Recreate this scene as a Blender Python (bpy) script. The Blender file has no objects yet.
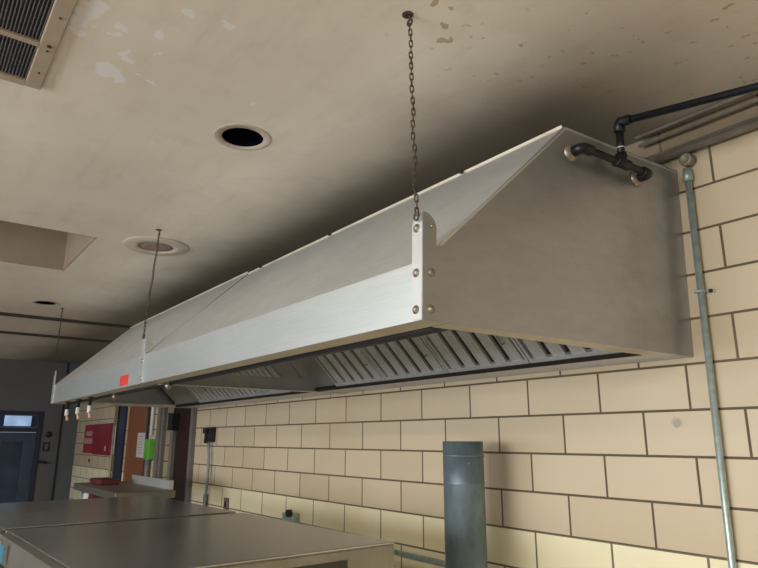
import bpy, bmesh, math, random
from mathutils import Vector, Matrix
random.seed(7)
C = bpy.context.scene.collection
PI = math.pi
H = 1.85            # height of the calibrated datum above the floor
# ------------------------------------------------------------------ materials
def srgb(r, g, b):
    f = lambda c: (c/255/12.92) if c/255 <= .04045 else ((c/255+.055)/1.055)**2.4
    return (f(r), f(g), f(b), 1)
class NT:
    def __init__(s, name):
        s.m = bpy.data.materials.new(name); s.m.use_nodes = True
        s.n = s.m.node_tree.nodes; s.l = s.m.node_tree.links
        s.b = s.n['Principled BSDF']
    def node(s, t, **k):
        n = s.n.new(t)
        for a, v in k.items(): setattr(n, a, v)
        return n
    def put(s, sock, v):
        if isinstance(v, bpy.types.NodeSocket): s.l.new(v, sock)
        else: sock.default_value = v
    def math(s, op, a, b=0.0, c=None, clamp=False):
        n = s.node('ShaderNodeMath', operation=op, use_clamp=clamp)
        s.put(n.inputs[0], a); s.put(n.inputs[1], b)
        if c is not None: s.put(n.inputs[2], c)
        return n.outputs[0]
    def coord(s):
        return s.node('ShaderNodeTexCoord').outputs['Object']
    def mapped(s, scale=(1,1,1), loc=(0,0,0), vec=None):
        n = s.node('ShaderNodeMapping'); n.inputs['Scale'].default_value = scale
        n.inputs['Location'].default_value = loc
        s.l.new(vec if vec else s.coord(), n.inputs['Vector']); return n.outputs[0]
    def noise(s, scale, detail=4, rough=.55, vec=None):
        n = s.node('ShaderNodeTexNoise'); n.inputs['Scale'].default_value = scale
        n.inputs['Detail'].default_value = detail; n.inputs['Roughness'].default_value = rough
        s.l.new(vec if vec else s.coord(), n.inputs['Vector']); return n.outputs['Fac']
    def ramp(s, fac, stops):
        n = s.node('ShaderNodeValToRGB'); s.l.new(fac, n.inputs[0]); e = n.color_ramp.elements
        e[0].position, e[0].color = stops[0]; e[1].position, e[1].color = stops[-1]
        for p, c in stops[1:-1]:
            x = e.new(p); x.color = c
        return n.outputs[0]
    def mix(s, fac, a, b):
        n = s.node('ShaderNodeMix', data_type='RGBA')
        s.put(n.inputs[0], fac); s.put(n.inputs[6], a); s.put(n.inputs[7], b); return n.outputs[2]
    def step(s, v, lo, hi):
        n = s.node('ShaderNodeMapRange', interpolation_type='SMOOTHSTEP'); s.put(n.inputs[0], v)
        n.inputs[1].default_value = lo; n.inputs[2].default_value = hi; return n.outputs[0]
    def bump(s, h, strength=.3, dist=.002):
        n = s.node('ShaderNodeBump'); n.inputs['Strength'].default_value = strength
        n.inputs['Distance'].default_value = dist; s.l.new(h, n.inputs['Height'])
        s.l.new(n.outputs[0], s.b.inputs['Normal'])
    def base(s, v): s.put(s.b.inputs['Base Color'], v)
    def rough(s, v): s.put(s.b.inputs['Roughness'], v)
    def metal(s, v): s.b.inputs['Metallic'].default_value = v
def plain(name, col, rough=.5, metal=0, var=.12, scale=30, bump=0):
    t = NT(name); n = t.noise(scale)
    d = tuple(c*(1-var) for c in col[:3])+(1,); l = tuple(min(1, c*(1+var)) for c in col[:3])+(1,)
    t.base(t.ramp(n, [(.3, d), (.7, l)])); t.rough(rough); t.metal(metal)
    if bump: t.bump(n, bump)
    return t.m
def steel(name, col, rough, brush=(1, 60, 60), grime=.25, gcol=(.10, .075, .045, 1), metal=.85, bmp=.05):
    t = NT(name)
    br = t.noise(9, 3, .6, t.mapped(brush)); sm = t.noise(2.3, 5, .6); sp = t.noise(14, 4, .6)
    d = tuple(c*.94 for c in col[:3])+(1,); l = tuple(min(1, c*1.05) for c in col[:3])+(1,)
    c = t.ramp(br, [(.3, d), (.7, l)])
    g = t.math('MULTIPLY', t.step(sm, .45, .75), grime)
    c = t.mix(g, c, gcol)
    c = t.mix(t.math('MULTIPLY', t.step(sp, .62, .75), grime*.5), c, gcol)
    t.base(c); t.metal(metal)
    r = t.math('ADD', t.math('MULTIPLY', sm, .22), rough-.08)
    t.rough(t.math('ADD', r, t.math('MULTIPLY', br, .06)))
    if bmp: t.bump(br, bmp, .0005)
    return t.m
M = {}
M['steel'] = steel('brushed_stainless', (.68, .69, .68, 1), .40, brush=(1, 12, 12), grime=.18, metal=.75)
M['fascia'] = steel('bright_stainless', (.74, .79, .80, 1), .34, grime=.08)
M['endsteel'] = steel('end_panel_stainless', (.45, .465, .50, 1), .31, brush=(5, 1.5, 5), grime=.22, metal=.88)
M['flange'] = steel('greasy_flange_steel', (.62, .55, .44, 1), .5, grime=.35, metal=.5)
M['trough'] = steel('trough_steel', (.60, .62, .64, 1), .42, grime=.15, metal=.6)
M['filter'] = steel('filter_steel', (.66, .68, .69, 1), .42, brush=(2, 2, 2), grime=.10, metal=.55)
M['filterdark'] = plain('filter_gap_shade', (.012, .011, .010, 1), .6)  # near-black standing in for shade between and below the filters
M['blank'] = steel('blank_panel_steel', (.40, .40, .39, 1), .45, grime=.3, metal=.6)
M['rail'] = plain('greasy_drain_tube', (.03, .028, .03, 1), .4, .3)
M['oventop'] = steel('oven_top_stainless', (.43, .44, .45, 1), .22, brush=(2, 6, 6), grime=.05, gcol=(.10, .09, .08, 1), metal=.85, bmp=0)
t = NT('oven_top_stainless_smooth'); n = t.noise(1.6, 2, .5)
t.base(t.ramp(n, [(.3, (.36, .365, .37, 1)), (.7, (.47, .475, .475, 1))])); t.metal(.85); t.rough(t.math('ADD', t.math('MULTIPLY', n, .14), .17))
M['oventop'] = t.m
M['ovenfront'] = steel('oven_front_stainless', (.29, .27, .235, 1), .34, brush=(2, 9, 9), grime=.30, bmp=.02)
M['ovendark'] = plain('oven_recess_dark', (.05, .045, .042, 1), .4, .4)
M['galv'] = None
t = NT('galvanized_flue'); v = t.node('ShaderNodeTexVoronoi'); v.inputs['Scale'].default_value = 45
t.l.new(t.mapped((1, 1, .5)), v.inputs['Vector'])
n = t.noise(6, 5, .6); n2 = t.noise(25, 4)
c = t.mix(.45, t.ramp(n, [(.32, (.085, .12, .15, 1)), (.62, (.20, .255, .29, 1))]), t.ramp(v.outputs['Distance'], [(0, (.12, .165, .195, 1)), (1, (.24, .30, .33, 1))]))
t.base(c); t.metal(.45); t.rough(t.math('ADD', t.math('MULTIPLY', n2, .25), .32)); M['galv'] = t.m
M['conduit'] = plain('galvanized_conduit', (.42, .52, .51, 1), .36, .5, .2, 40)
M['dullconduit'] = plain('grease_dulled_conduit', (.27, .235, .175, 1), .5, .4, .2, 25)
M['blackpipe'] = plain('black_iron_pipe', (.013, .014, .018, 1), .38, .4, .3, 60)
M['chain'] = plain('rusty_chain', (.09, .062, .040, 1), .6, .5, .5, 50)
M['bolt'] = plain('bolt_steel', (.32, .29, .24, 1), .4, .8, .3, 90)
M['bracket'] = steel('bracket_steel', (.76, .79, .79, 1), .36, brush=(8, 8, 1), grime=.06)
M['red'] = plain('red_sticker', (.62, .05, .035, 1), .5)
M['redsign'] = plain('red_sign_face', (.33, .017, .027, 1), .45, 0, .08)
M['redsigndark'] = plain('red_sign_side', (.23, .010, .020, 1), .45, 0, .08)
M['darkred'] = plain('dark_red_cover', (.10, .010, .016, 1), .6)
M['white'] = plain('white_plastic', (.62, .62, .60, 1), .5, 0, .05)
M['pale'] = plain('pale_print', (.50, .38, .36, 1), .6, 0, .05)
M['pink'] = plain('pink_cap', (.62, .36, .28, 1), .5, 0, .05)
M['green'] = plain('green_tag', (.10, .38, .035, 1), .5, 0, .1)
M['paper'] = plain('paper_notice', (.50, .50, .48, 1), .7, 0, .05)
M['ink'] = plain('grey_print', (.22, .22, .24, 1), .7)
M['bluecap'] = plain('blue_plastic', (.10, .36, .55, 1), .4)
M['black'] = plain('black_plastic', (.012, .012, .014, 1), .4)
M['dframe'] = plain('grey_door_frame', (.16, .145, .13, 1), .5)
M['bframe'] = plain('navy_door_frame', (.018, .024, .045, 1), .4)
M['greywall'] = plain('grey_painted_wall', (.105, .105, .108, 1), .6, 0, .06, 3, .1)
M['pilaster'] = plain('blue_grey_pilaster_paint', (.085, .095, .11, 1), .5, 0, .06, 4)
M['bluedoor'] = plain('blue_grey_door_paint', (.045, .070, .115, 1), .35, 0, .15, 4)
M['lightwall'] = plain('cream_painted_wall', (.46, .45, .43, 1), .6, 0, .05, 3)
M['cable'] = plain('blue_grey_cable', (.19, .26, .25, 1), .5)
def wood(name, a, b, rough=.45):
    t = NT(name); n = t.noise(5, 5, .6, t.mapped((6, 6, .5)))
    t.base(t.ramp(n, [(.3, a), (.7, b)])); t.rough(rough); return t.m
M['orange'] = wood('orange_brown_door_wood', (.16, .052, .016, 1), (.24, .085, .028, 1))
M['maroon'] = wood('dark_maroon_door_paint', (.020, .006, .005, 1), (.032, .010, .008, 1))
# tile wall : object coordinates are world coordinates (wall object sits at the origin)
t = NT('glazed_wall_tile')
sx = t.node('ShaderNodeSeparateXYZ'); t.l.new(t.coord(), sx.inputs[0])
cb = t.node('ShaderNodeCombineXYZ')
t.put(cb.inputs[0], t.math('ADD', sx.outputs[0], .3065*60))
t.put(cb.inputs[1], t.math('ADD', sx.outputs[2], -H+.1355*40))
def brick(mort, c1, c2, cm, smooth=.1):
    b = t.node('ShaderNodeTexBrick'); b.offset = .5; b.offset_frequency = 2; b.squash = 1
    t.l.new(cb.outputs[0], b.inputs['Vector'])
    for k, vv in {'Scale': 1, 'Mortar Size': mort, 'Mortar Smooth': smooth, 'Bias': 0, 'Brick Width': .3065, 'Row Height': .1355}.items(): b.inputs[k].default_value = vv
    b.inputs['Color1'].default_value = c1; b.inputs['Color2'].default_value = c2; b.inputs['Mortar'].default_value = cm
    return b
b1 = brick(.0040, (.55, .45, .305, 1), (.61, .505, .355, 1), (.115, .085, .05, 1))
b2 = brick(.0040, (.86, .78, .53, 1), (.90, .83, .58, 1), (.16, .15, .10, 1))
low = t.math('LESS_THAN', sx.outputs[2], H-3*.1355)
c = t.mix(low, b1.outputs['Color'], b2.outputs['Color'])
n = t.noise(1.7, 4); c = t.mix(t.math('MULTIPLY', t.step(n, .45, .8), .25), c, (.42, .29, .14, 1))
# one grey scuff on a tile
vs = t.node('ShaderNodeVectorMath', operation='DISTANCE'); t.l.new(t.coord(), vs.inputs[0]); vs.inputs[1].default_value = (-.20, 0, H-.037)
dd = t.math('ADD', vs.outputs['Value'], t.math('MULTIPLY', t.noise(60), .03))
c = t.mix(t.math('MULTIPLY', t.math('SUBTRACT', 1, t.step(dd, .024, .036)), .55), c, (.22, .20, .18, 1))
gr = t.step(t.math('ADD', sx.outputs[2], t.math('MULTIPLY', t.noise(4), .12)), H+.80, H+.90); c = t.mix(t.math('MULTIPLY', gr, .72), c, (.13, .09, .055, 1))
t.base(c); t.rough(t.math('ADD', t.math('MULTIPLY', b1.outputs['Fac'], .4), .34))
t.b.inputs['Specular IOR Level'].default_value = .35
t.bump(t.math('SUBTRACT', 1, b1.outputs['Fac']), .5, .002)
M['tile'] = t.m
# ceiling
t = NT('stained_plaster_ceiling')
co = t.coord(); n1 = t.noise(1.1, 5, .6); n2 = t.noise(9, 5, .6)
col = t.ramp(n1, [(.3, (.64, .565, .47, 1)), (.7, (.76, .70, .585, 1))])
col = t.mix(t.math('MULTIPLY', t.step(n2, .52, .72), .12), col, (.40, .29, .17, 1))
st = t.noise(3, 5, .65, t.mapped((.8, 5, 1)))
col = t.mix(t.math('MULTIPLY', t.step(st, .48, .75), .18), col, (.40, .32, .25, 1))
sx = t.node('ShaderNodeSeparateXYZ'); t.l.new(co, sx.inputs[0])
# grease soot together with painted shade on the plaster by the hood, ragged edge
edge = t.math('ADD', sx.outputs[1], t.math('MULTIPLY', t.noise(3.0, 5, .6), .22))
soot_shade = t.math('MULTIPLY', t.step(edge, -.92, -.28), t.step(sx.outputs[0], .55, -.35))
nw = t.node('ShaderNodeTexNoise'); nw.inputs['Scale'].default_value = 26; nw.inputs['Detail'].default_value = 3; t.l.new(co, nw.inputs['Vector'])
wob = t.node('ShaderNodeVectorMath', operation='MULTIPLY_ADD'); t.l.new(nw.outputs['Color'], wob.inputs[0])
wob.inputs[1].default_value = (.07, .07, 0); t.l.new(co, wob.inputs[2])
def blobs(lst):
    out = None
    for (x, y, r) in lst:
        d = t.node('ShaderNodeVectorMath', operation='DISTANCE'); t.l.new(wob.outputs[0], d.inputs[0]); d.inputs[1].default_value = (x+.035, y+.035, 2.755)
        k = t.math('SUBTRACT', 1, t.step(d.outputs['Value'], r*.85, r*1.05))
        out = k if out is None else t.math('MAXIMUM', out, k)
    return out
pm = blobs([(-.884, -1.557, .034), (-.90, -1.53, .024), (-.865, -1.58, .02), (-.70, -1.675, .03), (-.66, -1.665, .028), (-.75, -1.672, .022), (-.62, -1.655, .03), (-.665, -1.579, .018), (-.70, -1.60, .014), (-.631, -1.501, .014),
            (-.79, -1.535, .016), (-.77, -1.55, .012), (-.868, -1.452, .012), (-.503, -1.471, .014), (-.84, -1.49, .008), (-.80, -1.165, .012), (-.50, -1.374, .010), (-.72, -1.48, .008)])
specks = t.math('MULTIPLY', t.step(t.noise(75, 2, .5), .665, .70), t.math('MULTIPLY', t.step(n1, .40, .55), t.math('MULTIPLY', t.step(sx.outputs[1], -1.25, -1.50), t.step(sx.outputs[0], -1.1, -.9))))
pm = t.math('MAXIMUM', pm, specks)
col = t.mix(t.math('MULTIPLY', pm, .65), col, (.76, .76, .77, 1))
col = t.mix(t.math('MULTIPLY', soot_shade, .80), col, (.085, .062, .040, 1))
nr = t.noise(40, 1.5, .5)
rm = t.math('MULTIPLY', t.step(nr, .66, .76), t.math('MULTIPLY', t.step(sx.outputs[0], -.55, -.1), t.step(sx.outputs[1], -1.3, -.7)))
rb = blobs([(-.13, -1.019, .014), (-.214, -.91, .012), (-2.326, -.961, .03), (-.12, -.98, .008), (-.17, -.95, .010)])
col = t.mix(t.math('MULTIPLY', rm, .5), col, (.20, .10, .04, 1))
col = t.mix(t.math('MULTIPLY', rb, .6), col, (.26, .15, .06, 1))
t.base(col); t.rough(.62); t.bump(n2, .15, .003)
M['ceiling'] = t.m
t = NT('quarry_tile_floor'); b = t.node('ShaderNodeTexBrick'); b.offset = 0
t.l.new(t.coord(), b.inputs['Vector'])
for k, vv in {'Scale': 1, 'Mortar Size': .004, 'Brick Width': .152, 'Row Height': .152}.items(): b.inputs[k].default_value = vv
b.inputs['Color1'].default_value = (.34, .31, .27, 1); b.inputs['Color2'].default_value = (.40, .37, .32, 1); b.inputs['Mortar'].default_value = (.10, .09, .08, 1)
t.base(b.outputs['Color']); t.rough(.5); M['floor'] = t.m
def emit(name, col, s):
    t = NT(name); t.base((0, 0, 0, 1)); n = t.noise(5)
    t.put(t.b.inputs['Emission Color'], t.mix(t.step(n, .35, .65), tuple(c*.75 for c in col[:3])+(1,), col)); t.b.inputs['Emission Strength'].default_value = s; return t.m
M['daylight'] = emit('daylit_transom_glass', (.38, .55, .80, 1), .8)
M['dimglass'] = plain('dark_blue_glass', (.03, .055, .105, 1), .10, 0, .4, 3)
M['dimday'] = emit('dim_daylit_glass', (.12, .22, .38, 1), .6)
# ------------------------------------------------------------------ mesh helpers
class MB:
    def __init__(s): s.b = bmesh.new()
    def box(s, x0, x1, y0, y1, z0, z1, mat=None, bev=0):
        vs = [s.b.verts.new((x, y, z)) for x in (x0, x1) for y in (y0, y1) for z in (z0, z1)]
        fs = [s.b.faces.new([vs[i] for i in f]) for f in ((0,1,3,2),(4,6,7,5),(0,4,5,1),(2,3,7,6),(0,2,6,4),(1,5,7,3))]
        if bev:
            es = list({e for f in fs for e in f.edges})
            r = bmesh.ops.bevel(s.b, geom=es, offset=bev, segments=2, affect='EDGES', profile=.5)
            vs = list({v for f in r['faces'] for v in f.verts} | {v for v in vs if v.is_valid})
        if mat: bmesh.ops.transform(s.b, matrix=mat, verts=vs)
        return s
    def prism(s, pts, a0, a1, axis='x'):
        """polygon pts extruded along axis; x: pts are (y,z); y: (x,z); z: (x,y)"""
        def mk(p, a): return {'x': (a, p[0], p[1]), 'y': (p[0], a, p[1]), 'z': (p[0], p[1], a)}[axis]
        A = [s.b.verts.new(mk(p, a0)) for p in pts]; B = [s.b.verts.new(mk(p, a1)) for p in pts]
        s.b.faces.new(A); s.b.faces.new(B[::-1])
        for i in range(len(pts)):
            j = (i+1) % len(pts); s.b.faces.new((A[i], B[i], B[j], A[j]))
        return s
    def sheet(s, path, th, a0, a1, axis='x'):
        """an open folded sheet of thickness th following path"""
        off = []
        for i, p in enumerate(path):
            d = Vector((0, 0))
            if i > 0: d += (Vector(path[i])-Vector(path[i-1])).normalized()
            if i < len(path)-1: d += (Vector(path[i+1])-Vector(path[i])).normalized()
            d.normalize(); off.append((p[0]-d.y*th, p[1]+d.x*th))
        for i in range(len(path)-1):
            s.prism([path[i], path[i+1], off[i+1], off[i]], a0, a1, axis)
        return s
    def tube(s, pts, r, seg=12, caps=True, closed=False):
        pts = [Vector(p) for p in pts]; rings = []; N = len(pts)
        rr = r if isinstance(r, (list, tuple)) else [r]*N
        up = None
        for i, p in enumerate(pts):
            if closed: d = (pts[(i+1) % N]-pts[i-1]).normalized()
            elif i == 0: d = (pts[1]-p).normalized()
            elif i == N-1: d = (p-pts[i-1]).normalized()
            else: d = ((pts[i+1]-p).normalized()+(p-pts[i-1]).normalized()).normalized()
            if up is None: up = Vector((0, 0, 1)) if abs(d.z) < .9 else Vector((1, 0, 0))
            u = (up-d*up.dot(d)).normalized(); up = u; v = d.cross(u)
            rings.append([s.b.verts.new(p+(u*math.cos(2*PI*k/seg)+v*math.sin(2*PI*k/seg))*rr[i]) for k in range(seg)])
        for i in range(N if closed else N-1):
            A, B = rings[i], rings[(i+1) % N]
            for k in range(seg):
                f = s.b.faces.new((A[k], A[(k+1) % seg], B[(k+1) % seg], B[k])); f.smooth = True
        if caps and not closed: s.b.faces.new(rings[0][::-1]); s.b.faces.new(rings[-1])
        return s
    def lathe(s, prof, c, axis='z', seg=32, closed=False):
        """prof: (radius, height) list"""
        rings = []
        for r, h in prof:
            ring = []
            for k in range(seg):
                a = 2*PI*k/seg; x, y = r*math.cos(a), r*math.sin(a)
                q = {'z': (x, y, h), 'y': (x, h, y), 'x': (h, x, y)}[axis]
                ring.append(s.b.verts.new((c[0]+q[0], c[1]+q[1], c[2]+q[2])))
            rings.append(ring)
        n = len(rings)
        for i in range(n if closed else n-1):
            A, B = rings[i], rings[(i+1) % n]
            for k in range(seg):
                f = s.b.faces.new((A[k], A[(k+1) % seg], B[(k+1) % seg], B[k])); f.smooth = True
        if not closed:
            s.b.faces.new(rings[0][::-1]); s.b.faces.new(rings[-1])
        return s
    def build(s, name, mat, parent=None, label=None):
        bmesh.ops.recalc_face_normals(s.b, faces=s.b.faces)
        me = bpy.data.meshes.new(name); s.b.to_mesh(me); s.b.free()
        for m in (mat if isinstance(mat, list) else [mat]): me.materials.append(m)
        o = bpy.data.objects.new(name, me); C.objects.link(o)
        if parent:
            o.parent = parent; o.matrix_parent_inverse = Matrix.Translation(-world(parent))
        if label: o['label'] = label
        return o
def world(o):
    v = Vector(o.location)
    return v
def tag(o, label, cat, group=None):
    o['label'] = label; o['category'] = cat
    if group: o['group'] = group
    return o
def thing(name, loc, label, cat, group=None):
    o = bpy.data.objects.new(name, None); C.objects.link(o); o.location = loc; o.empty_display_size = .05
    return tag(o, label, cat, group)
def struct(o): o['kind'] = 'structure'; return o
def copy_tree(o, parent=None):
    c = o.copy(); C.objects.link(c)
    if parent: c.parent = parent
    for ch in list(o.children): copy_tree(ch, c)
    return c
# ================================================================== the room
XF, XR, YF, CZ = -8.4, 3.6, -6.0, H+.905
T = .12
OD = (-6.03, -5.30, H+.29)      # orange door opening
MD = (-4.80, -4.16, H+.29)      # maroon doorway opening
m = MB()
m.box(XF-T, OD[0], 0, T, 0, CZ+.02).box(OD[0], OD[1], 0, T, OD[2], CZ+.02).box(OD[1], MD[0], 0, T, 0, CZ+.02)
m.box(MD[0], MD[1], 0, T, MD[2], CZ+.02).box(MD[1], XR+T, 0, T, 0, CZ+.02)
struct(m.build('wall_back', M['tile']))
DY = (-1.75, -.40)              # double door in the far wall
m = MB(); Zt = H+.26
m.box(XF-T, XF, YF-T, DY[0], 0, CZ+.02).box(XF-T, XF, DY[0], DY[1], Zt, CZ+.02).box(XF-T, XF, DY[1], 0, 0, CZ+.02)
struct(m.build('wall_far', M['greywall']))
struct(MB().box(XR, XR+T, YF-T, 0, 0, CZ+.02).build('wall_right', M['lightwall']))
# window wall behind the camera's left shoulder
WN = [(-7.4, -5.0), (-4.4, -2.0), (-1.4, 1.0)]
m = MB(); xs = XF-T
for a, b in WN:
    m.box(xs, a, YF-T, YF, 0, CZ+.02); m.box(a, b, YF-T, YF, 0, 1.2); m.box(a, b, YF-T, YF, 2.45, CZ+.02); xs = b
m.box(xs, XR+T, YF-T, YF, 0, CZ+.02)
struct(m.build('wall_front', M['lightwall']))
for i, (a, b) in enumerate(WN):
    w = MB()
    for (x0, x1, z0, z1) in ((a, b, 1.2, 1.25), (a, b, 2.40, 2.45), (a, a+.05, 1.25, 2.40), (b-.05, b, 1.25, 2.40), ((a+b)/2-.025, (a+b)/2+.025, 1.25, 2.40)):
        w.box(x0, x1, YF-.09, YF-.03, z0, z1)
    struct(w.build('window_%d' % (i+1), M['dframe']))
struct(MB().box(XF-T, XR+T, YF-T, T, -.1, 0).build('floor', M['floor']))
# ceiling with a rectangular recess and two round can holes
RX, RY = (-3.28, -2.47), (-2.6, -1.215)
CAN = [(-1.02, -1.094, .071), (-4.37, -1.13, .071)]
def ceiling_mesh():
    b = MB()
    b.box(XF-T, RX[0], YF-T, T, CZ, CZ+.45).box(RX[1], XR+T, YF-T, T, CZ, CZ+.45)
    b.box(RX[0], RX[1], YF-T, RY[0], CZ, CZ+.45).box(RX[0], RX[1], RY[1], T, CZ, CZ+.45).box(RX[0], RX[1], RY[0], RY[1], CZ+.33, CZ+.45)
    return b
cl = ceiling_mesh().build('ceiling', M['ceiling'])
for (x, y, r) in CAN:
    cut = MB().lathe([(r, -.05), (r, .25)], (x, y, CZ), seg=48).build('cutter', M['ceiling'])
    md = cl.modifiers.new('b', 'BOOLEAN'); md.object = cut; md.operation = 'DIFFERENCE'; md.solver = 'EXACT'
    bpy.context.view_layer.update()
    me = bpy.data.meshes.new_from_object(cl.evaluated_get(bpy.context.evaluated_depsgraph_get()))
    cl.modifiers.clear(); cl.data = me; bpy.data.objects.remove(cut)
M['recess'] = plain('tan_recess_shade', (.30, .235, .175, 1), .6, 0, .06, 5)  # darker tan, shade put into the recess colour against the window light
struct(cl)
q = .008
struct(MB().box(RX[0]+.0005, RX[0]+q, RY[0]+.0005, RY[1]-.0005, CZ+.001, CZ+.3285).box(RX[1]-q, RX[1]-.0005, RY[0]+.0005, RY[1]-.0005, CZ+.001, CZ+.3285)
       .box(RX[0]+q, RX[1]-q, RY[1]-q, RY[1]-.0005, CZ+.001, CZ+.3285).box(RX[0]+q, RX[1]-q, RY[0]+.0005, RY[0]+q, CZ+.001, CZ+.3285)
       .box(RX[0]+q, RX[1]-q, RY[0]+q, RY[1]-q, CZ+.3205, CZ+.3285).build('trim_5', M['recess']))  # added liner that carries the darkened recess colour
M['batten'] = plain('dark_batten_paint', (.035, .028, .022, 1), .6)
for i, x in enumerate((-5.0, -6.02)):
    struct(MB().box(x-.03, x+.03, YF, -.0005, CZ-.018, CZ+.001).build('trim_%d' % (i+1), M['batten']))
# pilaster in the corner of far wall
struct(MB().box(XF, XF+.12, -.17, -.0005, 0, CZ-.001).build('trim_3', M['pilaster']))
struct(MB().box(XF, XF+.05, -.185, -.171, 0, CZ-.001).build('trim_4', M['black']))
# far double door with transom
y0, y1 = DY; d = struct(MB().box(XF-.06, XF+.02, y0, y0+.05, 0, Zt).box(XF-.06, XF+.02, y1-.05, y1, 0, Zt).box(XF-.06, XF+.02, y0+.05, y1-.05, Zt-.05, Zt).box(XF-.06, XF+.02, y0+.05, y1-.05, H+.00, H+.06).build('door_1', M['bframe']))
ym = -.93
for k, (a, b) in enumerate(((y0+.05, ym-.02), (ym, y1-.05))):
    lf = MB().box(XF-.05, XF-.01, a, a+.10, .02, H-.005).box(XF-.05, XF-.01, b-.13, b, .02, H-.005).box(XF-.05, XF-.01, a+.10, b-.13, .02, .30).box(XF-.05, XF-.01, a+.10, b-.13, H-.12, H-.005).build('door_leaf', M['bluedoor'], d)
    MB().box(XF-.035, XF-.025, a+.10, b-.13, .30, H-.12).build('pane', M['dimglass'], lf)
    MB().tube([(XF-.01, (b-.10 if k == 0 else a+.05), 1.0), (XF+.045, (b-.10 if k == 0 else a+.05), 1.0), (XF+.045, (b-.10 if k == 0 else a+.05), 1.28), (XF-.01, (b-.10 if k == 0 else a+.05), 1.28)], .012, 8).build('handle', M['black'], lf)
MB().box(XF-.045, XF-.035, ym-.06, y1-.05, H+.062, Zt-.051).build('transom_glass', M['dimglass'], d)
MB().box(XF-.030, XF-.020, -.825, -.525, H+.075, Zt-.058).build('transom_pane', M['daylight'], d, 'bright daylit transom pane')
MB().box(XF-.030, XF-.020, y0+.06, -.92, H+.075, Zt-.058).build('transom_pane', M['dimday'], d)
# door 2 : orange-brown wood door in a navy frame
x0, x1, zt = OD
d = struct(MB().box(x0-.22, x0, -.02, -.0005, 0, zt+.06).box(x0, x1, -.02, -.0005, zt, zt+.06).box(x1, x1+.03, -.02, -.0005, 0, zt+.06).build('door_2', M['bframe']))
lf = MB().box(x0+.003, x1-.003, .015, .055, .01, zt-.003).build('door_leaf', M['orange'], d)
MB().tube([(x0+.07, .015, .98), (x0+.07, -.03, .98), (x0+.16, -.03, .98)], .011, 8).build('handle', M['bolt'], lf)
# door 3 : dark maroon door set in a grey frame
x0, x1, zt = MD
d = struct(MB().box(x0-.18, x0, -.03, -.0005, 0, zt+.06).box(x0-.10, x0-.05, -.045, -.03, 0, zt+.06).box(x0, x1, -.03, -.0005, zt, zt+.06).box(x1, x1+.06, -.03, -.0005, 0, zt+.06).build('door_3', M['dframe']))
lf = MB().box(x0+.003, x1-.003, .06, .10, .01, zt-.003).build('door_leaf', M['maroon'], d)
MB().box(x0+.02, x0+.09, .03, .059, 0.1, zt-.31).build('side_stop', M['dframe'], lf)
MB().box(x0+.02, x0+.14, .0, .058, zt-.30, zt-.16).tube([(x0+.10, .03, zt-.16), (x0+.10, .03, zt-.08)], .01, 8).build('door_closer', M['black'], lf)
MB().tube([(x1-.07, .06, 1.0), (x1-.07, .02, 1.0), (x1-.16, .02, 1.0)], .011, 8).build('handle', M['bolt'], lf)
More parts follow.
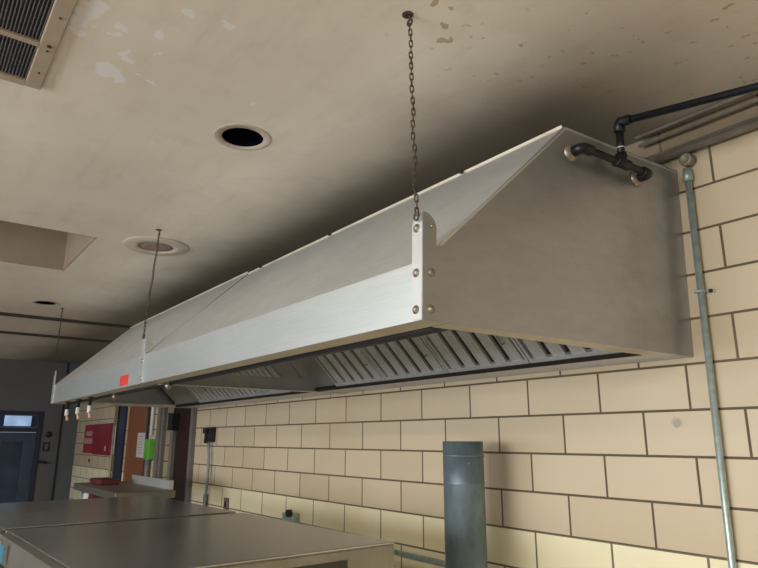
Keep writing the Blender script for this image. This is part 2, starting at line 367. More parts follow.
# ================================================================== the hoods
ZB, YFR = H+.155, -1.04
ZFT, ZT2, YT = H+.278, H+.74, -.55
TH = .003
def hood(name, x0, x1, label, near):
    """x0 < x1 ; near hood carries the end panel at x1, far hood at x0"""
    t = thing(name, (x1 if near else x0, -.5, ZB), label, 'exhaust hood', 'stainless exhaust hood sections')
    top = ZT2 + (0 if near else .009)
    MB().sheet([(YFR+.004, ZFT), (YT, top), (-.002, top+.01)], TH, x0+.001, x1-.001).build('canopy', M['steel'], t)
    MB().sheet([(YT-.004, top-.002), (YT-.007, top+.006)], .002, x0+.001, x1-.001).build('top_lip', M['flange'], t)
    MB().box(x0+.001, x1-.001, YFR, YFR+TH, ZB, ZFT+.004).sheet([(YFR, ZFT+.004), (YFR+.008, ZFT+.008)], .002, x0+.001, x1-.001).build('fascia', M['fascia'], t, 'bright stainless front band')
    m = MB(); m.box(x0+.001, x1-.001, YFR+TH, YFR+.070, ZB, ZB+TH)
    m.build('front_flange', M['flange'], t, 'inward-turned greasy beige flange')
    m = MB().box(x0+.001, x1-.001, -.155, -.001, ZB, ZB+TH).box(x0+.001, x1-.001, -.158, -.155, ZB, ZB+.03).box(x0+.001, x1-.001, -.004, -.001, ZB+TH, top)
    m.build('wall_trough', M['trough'], t)
    # end panel with a folded seam
    poly = [(YFR, ZB), (-.001, ZB), (-.001, top+.012), (YT, top+.002), (YFR, ZFT+.004)]
    xe = x1 if near else x0; s = 1 if near else -1
    a, b = sorted((xe-s*.001, xe+s*TH))
    MB().prism(poly, a, b).build('end_panel', M['endsteel'], t)
    a, b = sorted((xe+s*TH, xe+s*(TH+.002)))
    MB().sheet([(YFR+.05, ZFT+.045), (YT+.004, top-.006)], .005, a, b).sheet([(YT+.004, top-.006), (-.01, top+.002)], .005, a, b).build('seam_strip', M['fascia'], t)
    a, b = sorted((xe-s*.055, xe-s*.002))
    MB().box(a, b, YFR+.078, -.158, ZB, ZB+TH).box(*sorted((xe-s*.058, xe-s*.055)), YFR+.078, -.158, ZB, ZB+.02).build('side_flange', M['flange'], t)
    # inner end : low cross beam where two sections meet
    xi, si = (x0, 1) if near else (x1, -1)
    a, b = sorted((xi+si*.001, xi+si*.045))
    if near:
        MB().prism([(xi+.001, YFR+.072), (xi+.045, YFR+.072), (xi+.105, -.004), (xi+.061, -.004)], ZB-.0035, ZB-.0005, 'z').build('cross_flange', M['flange'], t)
        MB().prism([(xi+.001, YFR+.130), (xi+.005, YFR+.130), (xi+.060, -.160), (xi+.056, -.160)], ZB+.001, ZB+.062, 'z').build('cross_panel', M['blank'], t)
    # drain tube behind the front flange
    yr = YFR+.100
    pts = [(x0+.01, yr, ZB+.006), (x1-.10 if near else x1-.01, yr, ZB+.006)]
    if near: pts += [(x1-.085, yr+.004, ZB+.008), (x1-.074, yr+.03, ZB+.014), (x1-.072, yr+.06, ZB+.03)]
    else: pts = [(x0+.06, yr, ZB+.006)]+pts[1:]
    MB().tube(pts, .016, 12).build('grease_rail', M['rail'], t)
    return t
XN, XM, XE = -.14, -2.09, -4.18
A = Vector((0, -.165, ZB+.022)); B = Vector((0, -.60, ZB+.445))   # filter rack, bottom / top (y,z)
u = (B-A).normalized(); nrm = Vector((0, -u.z, u.y))
nrm = Vector((0, -u.z, u.y));
if nrm.z > 0: nrm = -nrm      # facing down and into the room
L = (B-A).length
def slab(m, xa, xb, s0, s1, n0, n1):
    pts = [(A+u*s+nrm*n) for s, n in ((s0, n0), (s1, n0), (s1, n1), (s0, n1))]
    m.prism([(p.y, p.z) for p in pts], xa, xb)
def filt(parent, xa, w):
    m = MB()
    slab(m, xa+.002, xa+w-.002, 0, .016, -.012, .012); slab(m, xa+.002, xa+w-.002, L-.02, L, -.012, .012)
    slab(m, xa+.002, xa+.012, .016, L-.02, -.012, .010); slab(m, xa+w-.012, xa+w-.002, .016, L-.02, -.012, .010)
    nb = 5; pw = (w-.024)/nb
    for i in range(nb):
        c = xa+.012+pw*(i+.5)
        slab(m, c-pw*.32, c+pw*.32, .012, L-.016, .004, .007)
        for q in (-.32, .32):
            slab(m, c+pw*q-.0015, c+pw*q+.0015, .012, L-.016, -.010, .006)
        for q in (-.15, .15):
            slab(m, c+pw*q-.0010, c+pw*q+.0010, .012, L-.016, .0070, .0082)
    f = m.build('baffle_filter', M['filter'], parent)
    k = MB(); slab(k, xa+.012, xa+w-.012, .014, L-.018, -.008, -.004); k.build('gap_shade_sheet', M['filterdark'], f)  # black sheet painting the shade in the gaps between baffles
    c = xa+.012+pw*4.5
    p = lambda s, n, x: tuple(Vector((x, 0, 0))+A+u*s+nrm*n)
    MB().tube([p(.10, .008, c), p(.10, .022, c), p(.22, .022, c), p(.22, .008, c)], .0028, 6).build('handle', M['bolt'], f)
    return f
near = hood('exhaust_hood', XM, XN, 'nearer stainless exhaust hood section with the large plain end panel and black pipes', True)
far = hood('exhaust_hood', XE, XM, 'farther stainless exhaust hood section with a red sticker on its front band', False)
for i in range(4): filt(near, XN-.062-.406*(i+1), .405)
for i in range(4): filt(far, XM-.19-.335*(i+1), .334)
for parent, xa, xb in ((near, XM+.004, XN-.06), (far, XE+.06, XM-.006)):
    m = MB(); slab(m, xa, xb, -.016, -.001, -.006, .016); m.build('shadow_edge', M['filterdark'], parent)  # dark strip in place of the shadow line under the filters
def blank(parent, xa, xb):
    m = MB(); slab(m, xa, xb, 0, L, -.004, 0); m.build('blank_panel', M['blank'], parent, 'plain grey blank panel beside the filters')
blank(near, XM+.003, XN-.062-1.624-.003); blank(far, XM-.187, XM-.003); blank(far, XE+.06, XM-.19-1.34-.003)
for parent, xa, xb in ((near, XM+.002, XN-.002), (far, XE+.004, XM-.002)):
    m = MB(); slab(m, xa, xb, L+.001, L+.02, -.012, .004); m.build('filter_rack', M['blank'], parent)
MB().box(-2.445, -2.305, YFR-.0015, YFR, H+.163, H+.213).build('sticker', M['red'], far, 'plain red sticker')
# bolts helper
def bolt(p, ax, parent, r=.0065):
    m = MB(); s = -1 if ax == 'y' else 1
    m.lathe([(r*1.5, 0), (r*1.5, s*.0015), (r, s*.0016), (r, s*.005), (r*.6, s*.0062)], p, ax, 12); return m.build('bolt', M['bolt'], parent)
# near corner bracket : angle with two legs
YB = YFR-.0005; XB = XN+.0035
def arc(cx, cz, w, top, side):
    pts = []
    for k in range(7):
        a = PI/2*k/6; pts.append((cx+side*w*math.sin(a), top-w+w*math.cos(a)) if False else (cx+side*w*math.sin(a), top-w*.9+w*.9*math.cos(a)))
    return pts
bz0, bz1 = ZB+.002, H+.392
m = MB(); w = .046
pts = [(XB+.003, bz0), (XB+.003, bz1)]+arc(XB+.003, 0, w*.62, bz1, -1)[1:]+[(XB-.034, H+.285), (XB-.034, bz0)]
pts = [(XB-.0003, bz0), (XB-.0003, bz1)]+[(XB-.034*math.sin(PI/2*k/6), bz1-.03+.03*math.cos(PI/2*k/6)) for k in range(1, 7)]+[(XB-.031, bz0)]
m.prism(pts, YB-.003, YB, 'y')
pts = [(YB-.003, bz0), (YB-.003, bz1)]+[(YB-.003+.038*math.sin(PI/2*k/6), bz1-.034+.034*math.cos(PI/2*k/6)) for k in range(1, 7)]+[(YB+.035, bz0)]
br = m.build('corner_bracket', M['bracket'], near, 'bright upright angle bracket')
MB().prism(pts, XB, XB+.003, 'x').build('bracket_side_leg', M['endsteel'], br)  # same angle, side leg darkened in colour against its bright reflection
for z in (H+.178, H+.258, H+.358): bolt((XB-.018, YB-.003, z), 'y', br)
for z in (H+.178, H+.258): bolt((XB+.003, YB+.020, z), 'x', br)
bolt((XB+.003, YB+.020, H+.362), 'x', br, .003)
# mid bracket
m = MB(); xm = XM
m.prism([(xm-.020, ZB+.002), (xm+.020, ZB+.002), (xm+.020, H+.372)]+[(xm+.020*math.cos(PI*k/8), H+.372+.020*math.sin(PI*k/8)) for k in range(1, 8)]+[(xm-.020, H+.372)], YB-.004, YB-.001, 'y')
m.prism([(YB-.001, ZFT+.015), (YB-.001, H+.372), (YB+.03, H+.372), (YB+.035, ZFT+.05)], xm-.0015, xm+.0015, 'x')
br = m.build('hanger_bracket', M['bracket'], near, 'bright upright hanger bracket')
for z in (H+.178, H+.255, H+.365): bolt((xm, YB-.004, z), 'y', br)
m = MB(); xm = XE+.012
m.prism([(xm-.012, ZB+.002), (xm+.052, ZB+.002), (xm+.052, H+.365)]+[(xm+.020+.032*math.cos(PI*k/8), H+.365+.020*math.sin(PI*k/8)) for k in range(1, 8)]+[(xm-.012, H+.365)], YB-.004, YB-.001, 'y')
br = m.build('corner_bracket', M['bracket'], far, 'bright upright angle bracket')
for z in (H+.178, H+.258, H+.355): bolt((xm+.018, YB-.004, z), 'y', br)
MB().box(XE+.004, XE+.05, YB-.0015, YB, ZB+.006, ZB+.04).build('label_plate', M['white'], far)
# small screws along the slope's top seam
for x in (-.52, -1.30, -1.93): MB().box(x-.005, x+.005, YT-.019, YT-.012, ZT2-.004, ZT2+.006).build('clip', M['black'], near)
# lamp nozzles under the hood front
def nozzle(parent, x, y):
    o = MB().lathe([(.010, .02), (.010, -.006), (.015, -.008), (.015, -.020), (.007, -.028), (.004, -.036)], (x, y, ZB), 'z', 12).build('nozzle', M['bolt'], parent)
nozzle(near, -1.98, -.955); nozzle(far, -2.85, -.955)
# ------------------------------------------------------------------ chains
def chain(x, y, z0, z1, label, tx, ty):
    t = thing('hanging_chain', (x, y, z0), label, 'chain', 'chains holding the hood to the ceiling')
    m = MB(); p = .0152; n = int((z1-z0)/p); p = (z1-z0)/n
    for i in range(n):
        cz = z0+p*(i+.5); hl = p*.5+.0022; w = .0038; pts = []
        ang = (i % 2)*PI/2+PI/4+.12*math.sin(i*1.7)
        for k in range(12):
            a = 2*PI*k/12; px = w*math.cos(a); pz = (hl-w)*(1 if math.sin(a) > 0 else -1)+w*math.sin(a)
            pts.append((x+px*math.cos(ang)+.0015*math.sin(i*.9), y+px*math.sin(ang)+.0015*math.cos(i*.7), cz+pz))
        m.tube(pts, .0016, 6, closed=True)
    hx, hy = x, y
    for v in m.b.verts:
        k = (v.co.z-z0)/(z1-z0); v.co.x += (tx-hx)*k; v.co.y += (ty-hy)*k
    m.build('chain_links', M['chain'], t); x, y = tx, ty
    MB().lathe([(.0035, 0), (.0035, -.014)], (x, y, CZ+.001), 'z', 10).tube([(x+.008*math.cos(a)-.000, y, CZ-.022+.008*math.sin(a)) for a in [2*PI*k/14 for k in range(14)]], .0028, 8, closed=True).lathe([(.014, .001), (.014, -.002), (.004, -.003)], (x-.003, y-.004, CZ), 'z', 16).build('ceiling_hook', M['chain'], t)
    x, y = hx, hy
    MB().tube([(x+.007*math.cos(a), y, z0-.004+.009*math.sin(a)) for a in [2*PI*k/14 for k in range(14)]], .0024, 8, closed=True).build('shackle', M['chain'], t)
    return t
chain(XB-.034, YB-.010, H+.386, CZ-.028, 'rusty chain from ceiling to the nearest corner bracket of the hood', -.192, -1.045)
chain(XM+.001, YB-.011, H+.368, CZ-.028, 'rusty chain in front of the round ceiling plate, to the middle hood bracket', -2.155, -1.003)
chain(XE+.022, YB-.011, H+.360, CZ-.028, 'thin dark chain from ceiling to the farthest hood corner', -4.50, -.99)
# ------------------------------------------------------------------ black iron pipework on the hood end
t = thing('black_pipe_run', (XB, -.38, H+.69), 'black iron pipe with elbows and tee, entering the hood end panel twice', 'pipe')
xp = -.095; ya, yb, yt = -.535, -.235, -.365; za, zb = H+.668, H+.668; r = .0105
XW = XN+.005
ztee = H+.668; zt = H+.793
MB().tube([(XW, ya, za), (xp-.012, ya, za), (xp-.004, ya+.004, za), (xp, ya+.014, za), (xp, yb-.014, zb), (xp-.004, yb-.004, zb), (xp-.012, yb, zb), (XW, yb, zb)], r, 14).build('end_loop', M['blackpipe'], t)
MB().tube([(xp, yt, ztee), (xp, yt, zt-.012)], r, 14).build('riser', M['blackpipe'], t)
dx = (.9, .34); P0 = Vector((xp, yt, zt)); P1 = P0+Vector((.95, .245, -.048))
dr = (P1-P0).normalized()
MB().tube([tuple(P0+dr*.01), tuple(P1), tuple(P1+Vector((.02, .0, .012))), (P1.x+.025, P1.y, CZ-.0015)], r, 14).build('overhead_run', M['blackpipe'], t)
def fitting(pts, rr, name): return MB().tube(pts, rr, 14).build(name, M['blackpipe'], t)
fitting([tuple(P0+Vector((0, 0, -.032))), tuple(P0+Vector((0, 0, -.030))), tuple(P0+Vector((0, 0, -.008))), tuple(P0+dr*.004+Vector((0, 0, 0))), tuple(P0+dr*.030), tuple(P0+dr*.032)], [.012, .0155, .0150, .0150, .0155, .012], 'elbow')
fitting([(xp, yt-.03, ztee), (xp, yt-.028, ztee), (xp, yt+.028, ztee), (xp, yt+.03, ztee)], [.012, .0155, .0155, .012], 'tee')
fitting([(xp, yt, ztee), (xp, yt, ztee+.028), (xp, yt, ztee+.030)], [.0155, .0155, .012], 'tee_branch')
for yy, s in ((ya, 1), (yb, -1)):
    fitting([(xp-.034, yy, za), (xp-.032, yy, za), (xp-.010, yy, za), (xp-.002, yy+s*.004, za), (xp, yy+s*.014, za), (xp, yy+s*.032, za), (xp, yy+s*.034, za)], [.012, .0155, .0150, .0150, .0150, .0155, .012], 'elbow')
    MB().lathe([(.011, .014), (.022, .010), (.026, .001), (.026, 0)], (XW-.0005, yy, za), 'x', 24).build('escutcheon', M['bolt'], t, 'round wall plate')
    MB().tube([(xp, yt, ztee+.045), (xp, yt, ztee+.048)], .0112, 12).build('joint_tape', M['white'], t, 'ring of white thread tape') if s == 1 else None
# ------------------------------------------------------------------ conduits on wall / ceiling corner
def clamp(parent, x, z, y=-.018):
    return MB().tube([(x-.0155*math.cos(a)*1, y-.0155*math.sin(a), z) for a in [PI*k/8 for k in range(9)]], .003, 6).box(x+.013, x+.035, -.008, -.0005, z-.005, z+.005).build('pipe_clamp', M['conduit'], parent), MB().lathe([(.006, -.0085), (.006, -.014), (.003, -.016)], (x+.027, 0, z), 'y', 10).build('clamp_screw', M['black'], parent)
t = thing('wall_conduit', (-.08, -.017, 0), 'vertical grey metal conduit on tiles right of the hood end', 'conduit')
MB().tube([(-.096, -.017, 0), (-.068, -.017, H+.735)], .0098, 14).build('tube', M['conduit'], t)
MB().tube([(-.069, -.017, H+.70), (-.068, -.017, H+.72), (-.068, -.017, H+.742)], [.0145, .0145, .012], 14).build('connector', M['conduit'], t)
clamp(t, -.073, H+.344); clamp(t, -.086, H-.75)
MB().lathe([(.021, 0), (.021, -.030), (.017, -.034), (.012, -.034), (.010, -.030), (.004, -.030)], (-.062, -.001, H+.769), 'y', 20).build('conduit_box', M['dullconduit'], t)
o = tag(MB().tube([(-.24, -.024, H+.803), (3.5, -.024, H+.803)], .0135, 12).build('horizontal_conduit', M['dullconduit']), 'thicker horizontal conduit along tiles, just above the round conduit box', 'conduit', 'horizontal conduits at the top of the tiled wall')
o = tag(MB().tube([(-.24, -.010, H+.826), (3.5, -.010, H+.826)], .0065, 10).build('horizontal_conduit', M['dullconduit']), 'slimmer dull conduit touching the top of the thick horizontal one', 'conduit', 'horizontal conduits at the top of the tiled wall')
tag(MB().tube([(XN-.07, -.048, CZ-.010), (3.5, -.030, CZ-.010)], .0058, 10).build('ceiling_conduit', M['dullconduit']), 'upper thin conduit in the corner under the ceiling', 'conduit', 'thin conduits in the ceiling corner')
tag(MB().tube([(XN-.07, -.030, CZ-.034), (3.5, -.014, CZ-.034)], .0058, 10).build('ceiling_conduit', M['dullconduit']), 'lower thin conduit in the corner under the ceiling', 'conduit', 'thin conduits in the ceiling corner')
t = thing('low_conduit', (-1.5, -.016, H-.585), 'horizontal blue-grey conduit low on the wall between oven and flue', 'conduit')
MB().tube([(-2.0, -.016, H-.578), (-1.06, -.016, H-.578), (-1.045, -.016, H-.582), (-1.04, -.016, H-.60), (-1.04, -.016, .3)], .0125, 12).build('tube', M['conduit'], t)
MB().box(-1.08, -1.0, -.035, -.0005, .2, .3).build('outlet_box', M['conduit'], t)
# ------------------------------------------------------------------ galvanized flue
fx, fy = -.916, -.20; fr = .073
t = thing('flue_pipe', (fx, fy, 0), 'round galvanized flue pipe standing against the tiles beside the oven', 'pipe')
MB().lathe([(fr, 0), (fr, H-.245), (fr+.0015, H-.242), (fr+.0015, H-.238), (fr, H-.235), (fr, H-.093), (fr-.003, H-.093), (fr-.003, .004)], (fx, fy, 0), 'z', 48, closed=True).build('pipe_wall', M['galv'], t)
MB().lathe([(fr+.0005, H-.148), (fr+.0025, H-.146), (fr+.0025, H-.142), (fr+.0005, H-.140)], (fx, fy, 0), 'z', 48, closed=True).build('crimp_ring', M['galv'], t)
a = math.radians(-93-43); sx_, sy_ = fx+fr*math.cos(a), fy+fr*math.sin(a)
MB().tube([(sx_, sy_, .01), (sx_, sy_, H-.095)], .0028, 8).build('lock_seam', M['galv'], t)
a = math.radians(-30)
MB().lathe([(.004, 0), (.004, .004)], (fx+fr*.87, fy-fr*.5, H-.17), 'x', 8).build('screw', M['bolt'], t)
# ------------------------------------------------------------------ wall devices
def plug_box():
    t = thing('wall_outlet', (-3.75, 0, H-.055), 'dark wall outlet with a plug, cable hanging beneath it', 'outlet')
    MB().box(-3.80, -3.70, -.05, -.0005, H-.105, H+.0, bev=.004).build('outlet_body', M['black'], t)
    MB().box(-3.775, -3.725, -.075, -.0505, H-.045, H-.005, bev=.004).build('plug', M['black'], t)
    MB().box(-3.83, -3.8005, -.040, -.006, H-.115, H-.08, bev=.003).build('side_knockout', M['black'], t)
    MB().tube([(-3.75, -.03, H-.104), (-3.75, -.03, H-.16), (-3.735, -.03, H-.22), (-3.73, -.03, H-.30), (-3.735, -.03, H-.40), (-3.755, -.03, H-.55), (-3.75, -.03, H-.95)], .010, 8).build('cable', M['cable'], t)
plug_box()
for x, z, l in ((-3.80, H-.52, 'small grey switch plate left, directly behind the hanging cable'), (-3.43, H-.52, 'small dark switch plate right of the hanging cable')):
    t = thing('switch_plate', (x, 0, z), l, 'switch', 'small plates low on the tile wall')
    MB().box(x-.030, x+.030, -.014, -.0005, z-.045, z+.045, bev=.003).build('plate', M['dframe'], t)
    MB().box(x-.010, x+.010, -.020, -.0145, z-.016, z+.016, bev=.002).build('toggle', M['black'], t)
t = thing('valve_fitting', (-2.47, 0, H-.50), 'small grey valve with black knob on tiles behind the oven', 'valve')
MB().box(-2.56, -2.44, -.05, -.0001, H-.55, H-.49, bev=.006).build('valve_body', M['conduit'], t)
MB().lathe([(.020, -.05), (.020, -.075), (.014, -.078)], (-2.455, 0, H-.487), 'y', 16).build('knob', M['black'], t)
# thin conduits left of the navy frame
for x, l, mt in ((-6.43, 'olive conduit left of two beside the navy door frame', 'dullconduit'), (-6.31, 'dark conduit right of two beside the navy door frame', 'black')):
    tag(MB().tube([(x, -.014, 0), (x, -.014, CZ-.002)], .012, 10).build('slim_conduit', M[mt]), l, 'conduit', 'slim vertical conduits by the navy frame')
# green box on conduit
t = thing('green_tagged_switch', (-5.24, 0, H-.14), 'bright green box on a white conduit between the two wooden doors', 'switch box')
MB().tube([(-5.13, -.025, H-.05), (-5.13, -.025, H+.30), (-5.13, -.025, CZ-.001)], .013, 10).build('conduit', M['white'], t)
MB().box(-5.215, -5.075, -.050, -.0005, H-.265, H-.085, bev=.006).build('box_body', M['green'], t)
MB().tube([(-5.14, -.03, H-.226), (-5.145, -.03, H-.36), (-5.14, -.03, H-.9)], .024, 10).build('lower_conduit', M['dframe'], t)
# paper notice on the orange door
t = thing('paper_notice', (-5.55, .0145, H-.13), 'white printed notice taped to the orange-brown door', 'notice')
MB().box(-5.655, -5.425, .0120, .0145, H-.255, H-.025).build('sheet', M['paper'], t)
m = MB()
for i in range(7):
    z = H-.055-.026*i; m.box(-5.62, -5.46-.02*(i % 3), .0110, .0119, z-.005, z)
m.build('print_lines', M['ink'], t)
# red wall sign
t = thing('red_wall_sign', (-7.2, 0, H-.09), 'red projecting wall sign with two pale printed blocks', 'sign')
MB().box(-7.74, -7.26, -.020, -.0005, H-.245, H+.085).build('front_face', M['redsign'], t)
MB().box(-7.259, -6.53, -.026, -.0005, H-.255, H+.085).build('side_face', M['redsigndark'], t)
m = MB()
for i in range(4):
    z = H+.005-.014*i; m.box(-7.66+.03*(i in (0, 3)), -7.34-.03*(i in (0, 3)), -.0225, -.0205, z-.008, z+.001)
m.build('upper_print', M['pale'], t)
m = MB()
for i in range(4):
    z = H-.078-.016*i; m.box(-7.70, -7.32-.02*(i % 2), -.0225, -.0205, z-.010, z+.001)
m.build('lower_print', M['pale'], t)
MB().box(-6.70, -6.65, -.029, -.0265, H-.21, H-.16).build('small_label', M['pale'], t)
tag(MB().box(-6.80, -6.64, -.02, -.0005, 0, 0.01).build('x', M['white']), '', '') if False else None
tag(MB().box(-6.515, -6.33, -.006, -.0001, H-.235, H+.06).build('white_placard', M['white']), 'plain white placard on tiles right of the red sign', 'placard')
tag(MB().lathe([(.022, -.0005), (.022, -.012), (.012, -.018)], (-7.42, 0, H-.33), 'y', 12).build('wall_button', M['redsigndark']), 'small dark knob on the tiles below the red sign', 'button')
# three hanging nozzles under far front edge
for x, l in ((-3.82, 'hanging white nozzle with pink tip, leftmost of three under hood'), (-3.50, 'hanging white nozzle with pink tip, middle of three under hood'), (-3.20, 'hanging white nozzle with pink tip, rightmost of three under hood')):
    y = -1.0; zz = ZB-.0005
    t = thing('hanging_nozzle', (x, y, zz), l, 'nozzle', 'white nozzles hanging from the far hood edge')
    MB().lathe([(.016, 0), (.016, -.010), (.009, -.012), (.009, -.060)], (x, y, zz), 'z', 12).build('mount', M['black'], t)
    MB().tube([(x, y, zz-.050), (x, y, zz-.054), (x, y, zz-.088), (x+.002, y, zz-.092)], [.010, .013, .013, .009], 12).build('nozzle_body', M['white'], t)
    MB().tube([(x+.002, y, zz-.090), (x+.010, y+.004, zz-.106), (x+.016, y+.006, zz-.124)], [.006, .009, .010], 12).build('tip', M['pink'], t)
# far wall devices
t = thing('door_switch_plate', (XF, -.30, H-.16), 'dark square plate on the grey far wall beside door', 'switch')
MB().box(XF+.0005, XF+.012, -.36, -.28, H-.235, H-.125).build('plate', M['black'], t)
MB().box(XF+.0125, XF+.018, -.34, -.30, H-.215, H-.145).build('insert', M['greywall'], t)
tag(MB().lathe([(.038, .0005), (.038, .012), (.020, .022), (.012, .022)], (XF, -.31, H-.03), 'x', 20).build('round_wall_button', M['black']), 'dark round button on grey far wall above square plate', 'button')
tag(MB().box(XF+.0005, XF+.05, -.41, -.33, H-.385, H-.35).tube([(XF+.04, -.37, H-.37), (XF+.07, -.30, H-.38)], .012, 8).build('wall_latch', M['black']), 'small black latch low on grey far wall beside door', 'latch')
# ================================================================== ceiling fixtures
t = thing('ceiling_vent', (-1.09, -1.96, CZ), 'beige framed ceiling register with rows of dark louvres', 'vent')
vx0, vx1, vy0, vy1 = -1.09, -.40, -2.22, -1.697
m = MB(); zz0, zz1 = CZ-.010, CZ-.0005
xm = -.850
m.box(vx0, vx1, vy1-.042, vy1, zz0, zz1, bev=.003).box(vx0, vx1, vy0, vy0+.042, zz0, zz1, bev=.003)
m.box(vx0, vx0+.032, vy0+.042, vy1-.042, zz0, zz1).box(vx1-.032, vx1, vy0+.042, vy1-.042, zz0, zz1).box(xm-.010, xm+.010, vy0+.042, vy1-.042, zz0, zz1)
M['ventframe'] = plain('beige_vent_frame', (.40, .32, .235, 1), .5, .1, .06)
M['ventslat'] = plain('vent_slat', (.24, .21, .20, 1), .45, .3, .1)
M['ventback'] = plain('vent_throat', (.012, .017, .040, 1), .7)
m.build('frame', M['ventframe'], t)
for xa, xb in ((vx0+.033, xm-.0105), (xm+.0105, vx1-.033)):
    m = MB(); y = vy0+.05
    while y < vy1-.046:
        m.prism([(y, CZ-.006), (y+.0018, CZ-.006), (y+.0040, CZ-.001), (y+.0022, CZ-.001)], xa, xb); y += .0082
    m.build('louvre_bank', M['ventslat'], t)
MB().box(vx0+.033, vx1-.033, vy0+.043, vy1-.043, CZ-.0009, CZ-.0003).build('throat', M['ventback'], t)
for x, r in ((-.99, .0035), (-.865, .003), (-.84, .0055), (-.70, .003)):
    MB().lathe([(r, 0), (r, -.003)], (x, vy1-.02, zz0), 'z', 8).build('screw', M['chain'], t)
M['canin'] = plain('can_light_interior', (.003, .0035, .008, 1), 1)
M['canin'].node_tree.nodes['Principled BSDF'].inputs['Specular IOR Level'].default_value = 0
M['trimring'] = plain('painted_trim_ring', (.46, .40, .32, 1), .5, 0, .06)
for i, (x, y, r) in enumerate(CAN):
    t = thing('recessed_can_light', (x, y, CZ), ('empty round recessed can light between the vent and nearest chain' if i == 0 else 'small empty recessed can light above the far end of hood'), 'ceiling light', 'empty can lights in the ceiling')
    MB().lathe([(r-.0015, .001), (r-.0015, -.0015), (r+.022, -.0022), (r+.026, -.001), (r+.026, 0), (r+.001, 0)], (x, y, CZ), 'z', 48, closed=True).build('trim_ring', M['trimring'], t)
    MB().lathe([(r-.001, 0), (r-.001, .22), (.001, .22), (.001, .218), (r-.004, .218), (r-.004, 0)], (x, y, CZ+.0005), 'z', 48, closed=True).build('housing', M['canin'], t)
x, y = -2.43, -.93
t = thing('round_ceiling_plate', (x, y, CZ), 'pale round ceiling plate with a brownish centre disc', 'ceiling plate')
M['discin'] = plain('brown_disc', (.23, .16, .125, 1), .55, 0, .25, 40)
MB().lathe([(.088, -.0005), (.088, -.008), (.110, -.010), (.162, -.006), (.168, -.0005)], (x, y, CZ), 'z', 48, closed=True).build('trim_ring', M['trimring'], t)
MB().lathe([(.086, -.0006), (.086, -.005), (.05, -.007), (.002, -.007)], (x, y, CZ), 'z', 40).build('centre_disc', M['discin'], t)
# ================================================================== ovens
def oven(bx, by, rz, w, label, dep=.82):
    """origin at back right corner on the floor ; body extends -x and -y"""
    top = H-.372
    root = thing('convection_oven', (0, 0, 0), label, 'oven', 'stainless convection ovens')
    m = MB(); m.box(-w, 0, -dep, 0, .72, top-.004, bev=.006); m.build('body', M['ovenfront'], root)
    m = MB(); m.box(-w, 0, -dep-.004, 0, top-.006, top, bev=.002); m.build('top_panel', M['oventop'], root)
    m = MB(); m.box(-w+.002, -.002, -dep-.028, -dep-.0005, top-.085, top-.007, bev=.002); cp = m.build('control_panel', M['ovenfront'], root)
    MB().box(-w+.02, -w+.075, -dep-.031, -dep-.0285, top-.075, top-.020).build('badge_plate', M['dframe'], cp)
    for s, (xa, xb) in enumerate(((-w+.012, -w/2-.003), (-w/2+.003, -.012))):
        m = MB(); m.box(xa, xb, -dep-.030, -dep-.0005, .76, top-.095, bev=.003); dr = m.build('door', M['ovenfront'], root)
        MB().box(xa+.09, xb-.09, -dep-.032, -dep-.0305, .90, top-.20).build('window', M['ovendark'], dr)
        hx = xb-.04 if s == 0 else xa+.04
        MB().tube([(hx, -dep-.031, top-.16), (hx, -dep-.075, top-.16), (hx, -dep-.075, .90), (hx, -dep-.031, .90)], .012, 10).build('handle', M['steel'], dr)
    MB().box(.0005, .004, -dep+.12, -.17, .80, top-.032).build('side_recess', M['ovendark'], root, 'dark recessed side panel')
    for yy in (-dep+.10, -.17): MB().box(.0005, .010, yy, yy+.0195, .80, top-.055).build('side_trim', M['steel'], root)
    for xx in (-w+.05, -.05):
        for yy in (-dep+.05, -.05):
            MB().tube([(xx, yy, .0), (xx, yy, .02), (xx, yy, .72)], [.018, .024, .024], 12).build('leg', M['steel'], root)
    MB().box(-w+.03, -.03, -dep+.03, -.03, .22, .24).build('shelf', M['steel'], root)
    root.location = (bx, by, 0); root.rotation_euler = (0, 0, rz)
    return root
oven(-.70, -.695, math.radians(2.2), .93, 'nearer stainless convection oven, its right end beside the galvanized flue')
fo = oven(-1.686, -.735, math.radians(2.2), .965, 'farther stainless convection oven with a blue-tipped left neighbour edge')
fo['label'] = 'farther stainless convection oven, its top between near oven and worktable'
t = tag(MB().box(-.010, .010, -.008, .008, -.05, .0, bev=.003).build('blue_clip', M['bluecap']), 'small pale blue clip at the front seam between the two ovens', 'clip')
t.location = (-1.42, -1.590, H-.39)
# ================================================================== worktable beyond the ovens
t = thing('worktable', (-3.9, -.55, 0), 'stainless worktable with raised back edge, standing beyond the far oven', 'table')
TZ = H-.395
tx0, tx1, ty0, ty1 = -4.32, -3.22, -.80, -.44
MB().box(tx0, tx1, ty0, ty1, TZ-.045, TZ, bev=.004).build('tabletop', M['ovenfront'], t)
MB().box(tx0+.22, tx1-.05, ty1-.02, ty1, TZ+.0005, TZ+.055).build('back_edge', M['steel'], t)
for xx in (tx0+.05, tx1-.05):
    for yy in (ty0+.05, ty1-.05): MB().tube([(xx, yy, 0), (xx, yy, TZ-.045)], .018, 10).build('leg', M['steel'], t)
MB().box(tx0+.03, tx1-.03, ty0+.03, ty1-.03, .5, .52).build('shelf', M['steel'], t)
MB().box(tx0+.03, tx1-.03, ty0+.03, ty1-.03, TZ-.19, TZ-.175).build('upper_shelf', M['steel'], t)
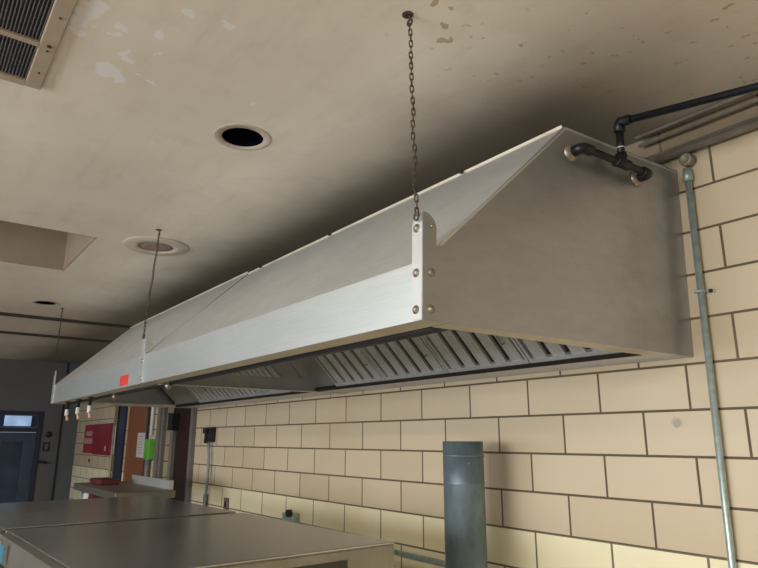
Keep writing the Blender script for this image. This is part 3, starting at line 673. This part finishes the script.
for xa, mt, nm, l in ((0.04, 'white', 'white_carton', 'white carton at the left end under the worktable top'), (.20, 'darkred', 'red_carton', 'dark red carton under the worktable top beside white one')):
    tag(MB().box(tx0+xa, tx0+xa+.13, ty0+.06, ty0+.16, TZ-.1745, TZ-.065, bev=.006).build(nm, M[mt]), l, 'carton')
tag(MB().box(tx0+.06, tx0+.36, ty0+.09, ty0+.22, TZ+.0005, TZ+.035, bev=.008).build('red_folder', M['darkred']), 'dark red flat folder lying on the left end of the worktable', 'folder')
# near hood section and black pipes sheared along x to match image coordinates
for o in [near]+list(near.children_recursive)+list(bpy.data.objects['black_pipe_run'].children_recursive):
    if o.type == 'MESH':
        for v in o.data.vertices:
            k = max(0, min(1.1, (v.co.x-XM)/(XN-XM))); v.co.x += k*(.012+.040*v.co.y+.018*(v.co.z-ZB)/.59)
# ================================================================== lights
def area(name, loc, rot, sx, sy, e, col):
    l = bpy.data.lights.new(name, 'AREA'); l.shape = 'RECTANGLE'; l.size = sx; l.size_y = sy; l.energy = e; l.color = col
    o = bpy.data.objects.new(name, l); C.objects.link(o); o.location = loc; o.rotation_euler = rot; return o
EW = [14, 50, 180]
for (a, b), e in zip(WN, EW):
    area('window_daylight', ((a+b)/2, YF-.14, 1.83), (PI/2, 0, 0), b-a-.1, 1.2, e, (.92, .955, 1.0))
for x, y, e in ((1.7, -4.3, 70), (-1.6, -4.5, 52)):
    area('fluorescent_light', (x, y, CZ-.03), (0, 0, 0), 1.2, .3, e, (1.0, .88, .70))
w = bpy.data.worlds.new('world'); bpy.context.scene.world = w; w.use_nodes = True
w.node_tree.nodes['Background'].inputs[0].default_value = (.55, .65, .8, 1); w.node_tree.nodes['Background'].inputs[1].default_value = .5
# ================================================================== camera
pitch, yaw, roll, f = .2455, .927, .0029, 624.7
cp, sp, cy, sy = math.cos(pitch), math.sin(pitch), math.cos(yaw), math.sin(yaw)
F = Vector((-sy*cp, cy*cp, sp)); R0 = Vector((cy, sy, 0)); U0 = R0.cross(F)
R = R0*math.cos(roll)+U0*math.sin(roll); U = -R0*math.sin(roll)+U0*math.cos(roll)
cam = bpy.data.cameras.new('camera'); cam.sensor_width = 36; cam.lens = 36*f/758; cam.clip_start = .02
co_ = bpy.data.objects.new('camera', cam); C.objects.link(co_)
mw = Matrix((( R.x, U.x, -F.x, .8064), (R.y, U.y, -F.y, -1.8846), (R.z, U.z, -F.z, H-.0911), (0, 0, 0, 1)))
co_.matrix_world = mw
sc = bpy.context.scene; sc.camera = co_
sc.view_settings.view_transform = 'Standard'; sc.view_settings.look = 'None'; sc.view_settings.gamma = 1
sc.view_settings.use_curve_mapping = False; sc.view_settings.exposure = 0.12
